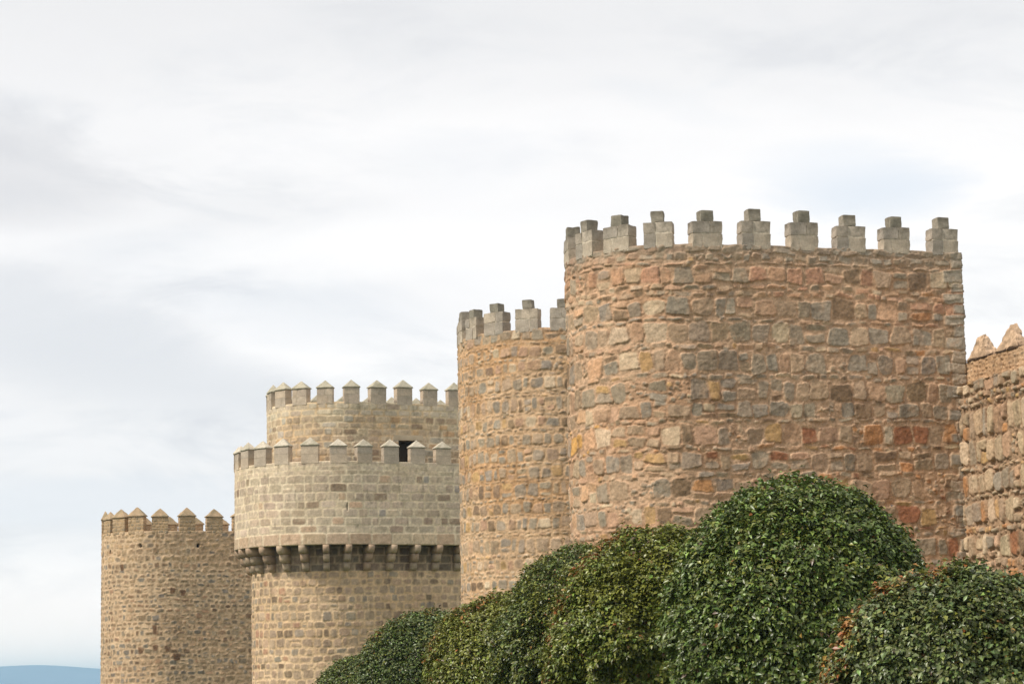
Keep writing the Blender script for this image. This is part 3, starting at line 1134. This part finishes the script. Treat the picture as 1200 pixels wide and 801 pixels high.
corner = T1.c + T1.n * T1.R + T1.t * (T1.L - .25)
dirc = T1.n.copy()                 # towards the camera
outn = -T1.t
CW = Straight(corner, dirc, outn)
ZW = 10.42
CL = 15.0
rw = Relief(-.25, CL, -.4, ZW, .026, 505, warp=.08)
rw.mortar((160, 136, 112), (148, 122, 98))
rw.H -= .035
pal_w = palette([(26, (188, 168, 142)), (22, GREY), (14, PINK), (12, CREAM), (8, BLUE), (6, OCHRE), (5, ORANGE), (8, TAN)])
rows = irregular_rows(rr, -.4, ZW, (.50, 1.0), (.14, .30), (.26, .62), (.12, .4), .2)
rw.courses(rows, lambda s, z, r: (pal_rust(s, z, r) if (4.2 < z < 6 and s > 2.2 and r.random() < .6) else (palette([(1, CREAM), (1, (210, 178, 150))])(s, z, r) if z < 5.6 and r.random() < .4 else pal_w(s, z, r))),
           gap=.04, p=(2.8, 6), out=(.01, .10), rag=1.6, bevel=(.02, .05), skip=.05)
rw.tint = (.95, .90, .84)
rw.chips(2600, pal_w, .04, .12)
rw.H[:, rw.S > CL - .05] = 0
rw.finish(stain=.12, rough=.02)
wall = empty('curtain_wall', (0, 0, 0))
tag(wall, 'rough rubble wall running out of the frame on the right beside the widest tower', 'wall')
link('wall_face', rw.mesh('wall_face', CW, (-1, 6.5), (4.5, 99), coarse=5, top_in=.35, rim_jit=.10), M_RUBBLE, wall)
# parapet, set a little back, brick-sized rubble
CP = Straight(corner - outn * .31, dirc, outn)
ZP = 11.13
rp = Relief(-.2, CL, ZW - .12, ZP, .022, 506, warp=.04)
rp.mortar((190, 160, 128), (182, 148, 114))
pal_p = palette([(30, (184, 152, 120)), (25, (174, 142, 110)), (20, (164, 134, 106)), (10, (196, 168, 136)), (5, BROWN)])
nr = 6
rp.courses([(ZW - .12 + .14 * k, min(ZW - .12 + .14 * (k + 1), ZP), .12, .34) for k in range(nr)], pal_p, gap=.04, p=(2.4, 4), out=(.005, .03), rag=1.2, bevel=(.02, .04))
rp.finish(stain=.12)
mer_s = [.30 + 2.0 * k for k in range(7)]
gaps = []


def solid_strip(path, z0, z1, thick, col, sa, sb):
    p, n = path.p, path.nn
    a, b = p + path.d * sa, p + path.d * sb
    ai, bi = a - n * thick, b - n * thick
    V = [(*a, z0), (*b, z0), (*bi, z0), (*ai, z0), (*a, z1), (*b, z1), (*bi, z1), (*ai, z1)]
    F = [(4, 5, 6, 7), (1, 2, 6, 5), (2, 3, 7, 6), (3, 0, 4, 7)]
    return make_mesh('core', V, np.array(F), np.repeat(lin(col)[None], 8, 0))


link('wall_core', solid_strip(CW, -.4, ZW - .02, 2.2, (172, 150, 122), -.2, CL), M_ASHLAR, wall)
link('parapet', rp.mesh('parapet', CP, (-1, 6.5), (0, 99), coarse=4, top_in=.3, rim_jit=.015), M_RUBBLE, wall)
link('parapet_core', solid_strip(CP, ZW - .02, ZP - .02, .46, (186, 150, 110), -.2, CL), M_ASHLAR, wall)
colsC = [(196, 160, 122), (184, 148, 112), (204, 172, 134)]


def rough_cap(variant, w, d, ph):
    """Blunt rubble pyramid of small stones bedded in mortar, on a thin projecting slate course."""
    r = random.Random(variant + 3)
    m = Mesher()
    J = lin((186, 158, 128))
    z = .035
    nl = 9
    cp = pyramid_cap(w - .05, d - .05, 0.035, ph * .96, lin((180, 154, 128)), over=0, eave=.01, seed=variant, blunt=.2, rough=.03, k=12, lv=12)
    cv = np.array([v.co[:] for v in cp.vertices])
    m.add((cv + [0, 0, 0], np.array([list(p.vertices) if len(p.vertices) == 4 else list(p.vertices) + [p.vertices[-1]] for p in cp.polygons]), np.repeat(J[None], len(cv), 0)))
    bpy.data.meshes.remove(cp)
    for k in range(nl):
        hh = ph / nl
        f0 = 1 - (k + .1) / nl * .80
        wk, dk = w * f0, d * (1 - (k + .1) / nl * .62)
        m.add(block(-wk / 2 + .03, wk / 2 - .03, -d / 2 - dk / 2 + .03, -d / 2 + dk / 2 - .03, z, z + hh, J, n=(8, 5, 2), rnd=.02, rough=.02, seed=variant + k))
        x = -wk / 2
        while x < wk / 2 - .03:
            ww = min(r.uniform(.12, .30), wk / 2 - x)
            if wk / 2 - x - ww < .08:
                ww = wk / 2 - x
            for (ya, yb) in ((-d / 2 - dk / 2, -d / 2 - .01), (-d / 2 + .01, -d / 2 + dk / 2)):
                c = lin(r.choice([(186, 158, 130), (172, 148, 124), (158, 140, 122), (196, 168, 138), (176, 138, 112)])) * r.uniform(.82, 1.12)
                m.add(block(x + .008, x + ww - .008, ya + r.uniform(-.02, .02), yb + r.uniform(-.02, .02), z + .006, z + hh - .006, c, n=(4, 4, 3), rnd=.032, rough=.05, seed=r.random() * 50))
            x += ww
        z += hh
    sl = Mesher()
    sl.add(block(-w / 2 - .05, w / 2 + .05, -d - .05, .05, 0, .035, lin((92, 76, 64)), n=(8, 4, 1), rnd=.008, rough=.012, seed=variant))
    return sl.mesh('merlon', True), m.mesh('merlon_cap', True)


def weathered_cap(variant, w, d, ph):
    me = pyramid_cap(w, d, .035, ph, lin((184, 156, 130)), over=0, eave=.02, seed=variant, blunt=.20, rough=.10, dark=.3, k=26, lv=26)
    n = len(me.vertices)
    P = np.zeros(n * 3, np.float32)
    me.vertices.foreach_get('co', P)
    P = P.reshape(-1, 3).astype(float)
    q = P + .03 * np.stack([fbm(P[:, 0] * 9, P[:, 1] * 9, P[:, 2] * 9, seed=60 + i) for i in range(3)], -1)
    cell = _hash(np.floor(q[:, 0] / .19), np.floor(q[:, 1] / .16), np.floor(q[:, 2] / .11), 77 + variant)
    c = lin((184, 157, 130))[None] * (1 + .28 * cell[:, None]) * (1 + .35 * fbm(P[:, 0] * 12, P[:, 1] * 12, P[:, 2] * 12, seed=70, octv=3)[:, None])
    c4 = np.ones((n, 4), np.float32)
    c4[:, :3] = np.clip(c, .02, .9)
    me.color_attributes['albedo'].data.foreach_set('color', c4.ravel())
    return me


varC = [rough_cap(v, 1.30, .46, .72) for v in range(3)]
varC = [(a, weathered_cap(i, 1.30, .46, .74)) for i, (a, b) in enumerate(varC)]
rzC = math.atan2(outn[1], outn[0]) - math.pi / 2
for i, s in enumerate(mer_s):
    P, _ = CP.at(np.array([s + .42]))
    o = link('merlon', varC[i % 3][0], M_MERLON, wall, (P[0][0], P[0][1], ZP + .005), rzC)
    link('merlon_cap', varC[i % 3][1], M_RUBBLE, o)
del rw, rp


# ---------------------------------------------------------------- clipped shrubs
def shrub_mesh(rx, ry, h, n, leaf, seed, orange=0.02, fringe=None, yellow=0.1, lump=.07, droop=0.0, hollow=0.0, zcf=.40, green=(0.040, 0.075, 0.024)):
    r = np.random.default_rng(seed)
    zc = h * zcf
    # directions, denser on the upper and front parts that can be seen
    d = r.normal(size=(int(n * 1.25), 3))
    d /= np.linalg.norm(d, axis=1, keepdims=True)
    keep = (d[:, 2] > -.5) & (r.random(len(d)) < np.where(d[:, 1] > .45, .7, 1.0))
    d = d[keep][:n]
    n = len(d)
    pz = 2.08
    up = np.where(d[:, 2] > 0, h - zc, zc * 1.7)
    rad = (np.abs(d[:, 0] / rx) ** pz + np.abs(d[:, 1] / ry) ** pz + np.abs(d[:, 2] / up) ** pz) ** (-1 / pz)
    lum = fbm(d[:, 0] * 2.6 + seed, d[:, 1] * 2.6, d[:, 2] * 2.6, seed=seed, octv=4, gain=.6)
    fine = fbm(d[:, 0] * 13 + seed, d[:, 1] * 13, d[:, 2] * 13, seed=seed + 3, octv=2)
    rad = rad * (1 + lump * lum) + .13 * fine
    if hollow:
        hl = np.clip(-fbm(d[:, 0] * 2.2 + seed * 2, d[:, 1] * 2.2, d[:, 2] * 2.2, seed=seed + 5, octv=2) * 3.4 - .55, 0, 1)
        rad = rad - hollow * hl * np.clip(.9 - 1.1 * d[:, 2], .15, 1.3)
    depth = r.exponential(.09, n) + r.uniform(0, .6, n) * (r.random(n) < .3)
    spr = (r.random(n) < .06) * r.uniform(0, .15, n)
    rr_ = rad - depth + spr
    P = d * rr_[:, None] + [0, 0, zc]
    ok = P[:, 2] > .08
    P, d, depth, lum = P[ok], d[ok], depth[ok], lum[ok]
    n = len(P)
    # leaf frame: blade normal leans outwards and up, leaf axis hangs outwards
    nr = d * .58 + np.array([0, 0, .55]) + r.normal(0, .42, (n, 3))
    nr /= np.linalg.norm(nr, axis=1, keepdims=True)
    ax = d * .7 + r.normal(0, .65, (n, 3)) + np.array([0, 0, -.35])
    ax -= nr * (ax * nr).sum(1, keepdims=True)
    ax /= np.linalg.norm(ax, axis=1, keepdims=True)
    sd2 = np.cross(nr, ax)
    L = leaf * r.uniform(.55, 1.25, n)[:, None]
    W = L * r.uniform(.48, .64, n)[:, None]
    fold = W * .28
    base = P
    mid = P + ax * L * .5
    V = np.stack([base, mid + sd2 * W * .5 + nr * fold, P + ax * L - nr * L * .12, mid - sd2 * W * .5 + nr * fold, mid], 1)
    V = V.reshape(-1, 3)
    k = np.arange(n)[:, None] * 5
    F = np.concatenate([k + [0, 1, 4], k + [1, 2, 4], k + [0, 4, 3], k + [4, 2, 3]])
    g = np.array(green)
    col = g[None] * np.exp(r.normal(-.05, .36, (n, 1))) * (1 + r.normal(0, .08, (n, 3)))
    clump = fbm(P[:, 0] * 1.6, P[:, 1] * 1.6, P[:, 2] * 1.6, seed=seed + 8, octv=3)
    ysel = r.random(n) < np.clip(yellow * (1 + 2.5 * clump) * (.6 + 1.3 * np.clip(d[:, 2], 0, 1)), 0, 1)
    col[ysel] = np.array([.20, .21, .035]) * r.uniform(.6, 1.3, (ysel.sum(), 1))
    po = orange * np.clip(1 + 3.0 * fbm(P[:, 0] * 2.4 + 5, P[:, 1] * 2.4, P[:, 2] * 2.4, seed=seed + 9, octv=2), 0, 4)
    if fringe:
        # young shoots along the left crest; yellow also paints in a sunlit edge
        band = np.exp(-((d[:, 1] + .10) / .17) ** 2) * np.clip((-d[:, 0] + fringe[1]) * 3, 0, 1) * np.clip((d[:, 2] + .1) * 4, 0, 1)
        pat = np.clip(.7 + 1.6 * fbm(P[:, 0] * 3.1, P[:, 1] * 3.1, P[:, 2] * 3.1, seed=seed + 19, octv=2), 0, 1.5)
        po = po + fringe[0] * band * pat
        ysel2 = (r.random(n) < np.clip(fringe[0] * 1.3 * band * pat, 0, 1))
        col[ysel2] = np.array([.17, .17, .035]) * r.uniform(.6, 1.2, (ysel2.sum(), 1))
    osel = (r.random(n) < po) & (depth < .10)
    oc = np.array([[.40, .19, .05], [.34, .12, .035], [.38, .24, .06], [.22, .13, .04]])
    col[osel] = oc[r.integers(0, 4, osel.sum())] * r.uniform(.7, 1.2, (osel.sum(), 1))
    brown = r.random(n) < .015
    col[brown] = np.array([.10, .06, .03])
    col = np.clip(col, .006, 1)
    C = np.repeat(col, 5, 0)
    return make_mesh('crown', V, F, C)


def tube(pts, radii, k=7):
    pts = np.array(pts, float)
    V = []
    for i, (p, rd) in enumerate(zip(pts, radii)):
        a = pts[min(i + 1, len(pts) - 1)] - pts[max(i - 1, 0)]
        a /= np.linalg.norm(a)
        u = np.cross(a, [0.3, 1, 0.1])
        u /= np.linalg.norm(u)
        v = np.cross(a, u)
        for q in range(k + 1):
            t = 2 * math.pi * q / k
            V.append(p + (u * math.cos(t) + v * math.sin(t)) * rd)
    return np.array(V).reshape(len(pts), k + 1, 3)


def stems_mesh(rx, h, seed):
    r = random.Random(seed)
    m = Mesher()
    for s in range(5):
        a = s * 1.26 + r.uniform(-.3, .3)
        x, y = math.cos(a) * .08, math.sin(a) * .08
        pts = [(x, y, -.1)]
        for q in range(1, 7):
            f = q / 6
            pts.append((x + math.cos(a) * rx * .5 * f ** 1.3 + r.uniform(-.05, .05), y + math.sin(a) * rx * .5 * f ** 1.3 + r.uniform(-.05, .05), h * .74 * f))
        m.quad_grid(tube(pts, np.linspace(.075, .012, 7)), (0.1, .07, .05))
        for b in range(4):
            p = pts[2 + b]
            bb = a + r.uniform(-1.3, 1.3)
            q2 = [p] + [(p[0] + math.cos(bb) * rx * .25 * f, p[1] + math.sin(bb) * rx * .25 * f, p[2] + h * .18 * f) for f in (.33, .66, 1)]
            m.quad_grid(tube(q2, np.linspace(.025, .006, 4), 5), (.1, .07, .05))
    return m.mesh('trunk', True)


GS = 'clipped evergreen shrubs below the towers'
shrubs = [
    # x, y, rx, ry, h, leaves, leaf, seed, kw, label
    (4.26, 36.0, 2.08, 2.1, 4.58, 140000, .097, 61, dict(orange=.002, yellow=.06, lump=.09, hollow=.45, green=(.118, .160, .036)),
     'tallest dark green dome shaped shrub, in front of the widest tower'),
    (5.80, 31.6, 1.86, 1.7, 3.00, 105000, .092, 62, dict(orange=.012, fringe=(.75, .12), yellow=.05, lump=.10, hollow=.4, green=(.128, .158, .050)),
     'shrub at the right edge with a fringe of orange young leaves, overlapping the tallest one'),
    (2.45, 42.0, 1.95, 1.9, 4.33, 130000, .093, 63, dict(orange=.006, fringe=(.5, .0), yellow=.32, lump=.12, hollow=.5, green=(.150, .182, .030)),  # fringe also paints the lit left edge into the leaf colour
     'broad shrub with a yellow green left side, left of the tallest shrub'),
    (1.35, 47.5, 1.9, 1.8, 4.28, 110000, .086, 64, dict(orange=.006, yellow=.24, lump=.12, hollow=.55, green=(.110, .138, .030)),
     'olive green shrub just left of and behind the broad yellow green one'),
    (0.10, 52.5, 2.15, 1.9, 3.58, 98000, .093, 65, dict(orange=.012, fringe=(.25, .4), yellow=.34, lump=.10, hollow=.45, green=(.165, .190, .030)),
     'low light green shrub with reddish tips at the foot of the narrow looking tower'),
    (-2.15, 60.0, 1.90, 1.8, 3.44, 80000, .092, 66, dict(orange=.008, fringe=(.25, .3), yellow=.08, lump=.05, green=(.098, .132, .032)),
     'dark green shrub in front of the corbelled tower, second from the left'),
    (-4.35, 68.0, 1.45, 1.5, 2.44, 48000, .094, 67, dict(orange=.006, yellow=.10, lump=.06, green=(.112, .145, .032)),
     'smallest and farthest shrub, leftmost of the row'),
]
for (x, y, rx, ry, h, n, leaf, sd_, kw, lab) in shrubs:
    root = empty('clipped_shrub', (x, y, 0))
    tag(root, lab, 'shrub', GS)
    link('crown', shrub_mesh(rx, ry, h, n, leaf, sd_, **kw), M_LEAF, root)
    link('trunk', stems_mesh(rx, h, sd_), M_BARK, root)

# ---------------------------------------------------------------- haze
hz = 12600.0
zb, zt = -1.5, 108.0
V = [(-hz, -hz, zb), (hz, -hz, zb), (hz, hz, zb), (-hz, hz, zb), (-hz, -hz, zt), (hz, -hz, zt), (hz, hz, zt), (-hz, hz, zt)]
F = [(0, 3, 2, 1), (4, 5, 6, 7), (0, 1, 5, 4), (1, 2, 6, 5), (2, 3, 7, 6), (3, 0, 4, 7)]
hm = bpy.data.materials.new('haze_air')
hm.use_nodes = True
t = hm.node_tree
t.nodes.clear()
pv = N(t, 'ShaderNodeVolumePrincipled')
pv.inputs['Color'].default_value = (0.50, 0.80, 1.0, 1)
pv.inputs['Density'].default_value = 1.35e-4
out = N(t, 'ShaderNodeOutputMaterial')
t.links.new(pv.outputs[0], out.inputs['Volume'])
tag(link('haze', make_mesh('haze', V, np.array(F)), hm), 'thin bluish haze between the walls and the far ridge', 'haze', kind='stuff')
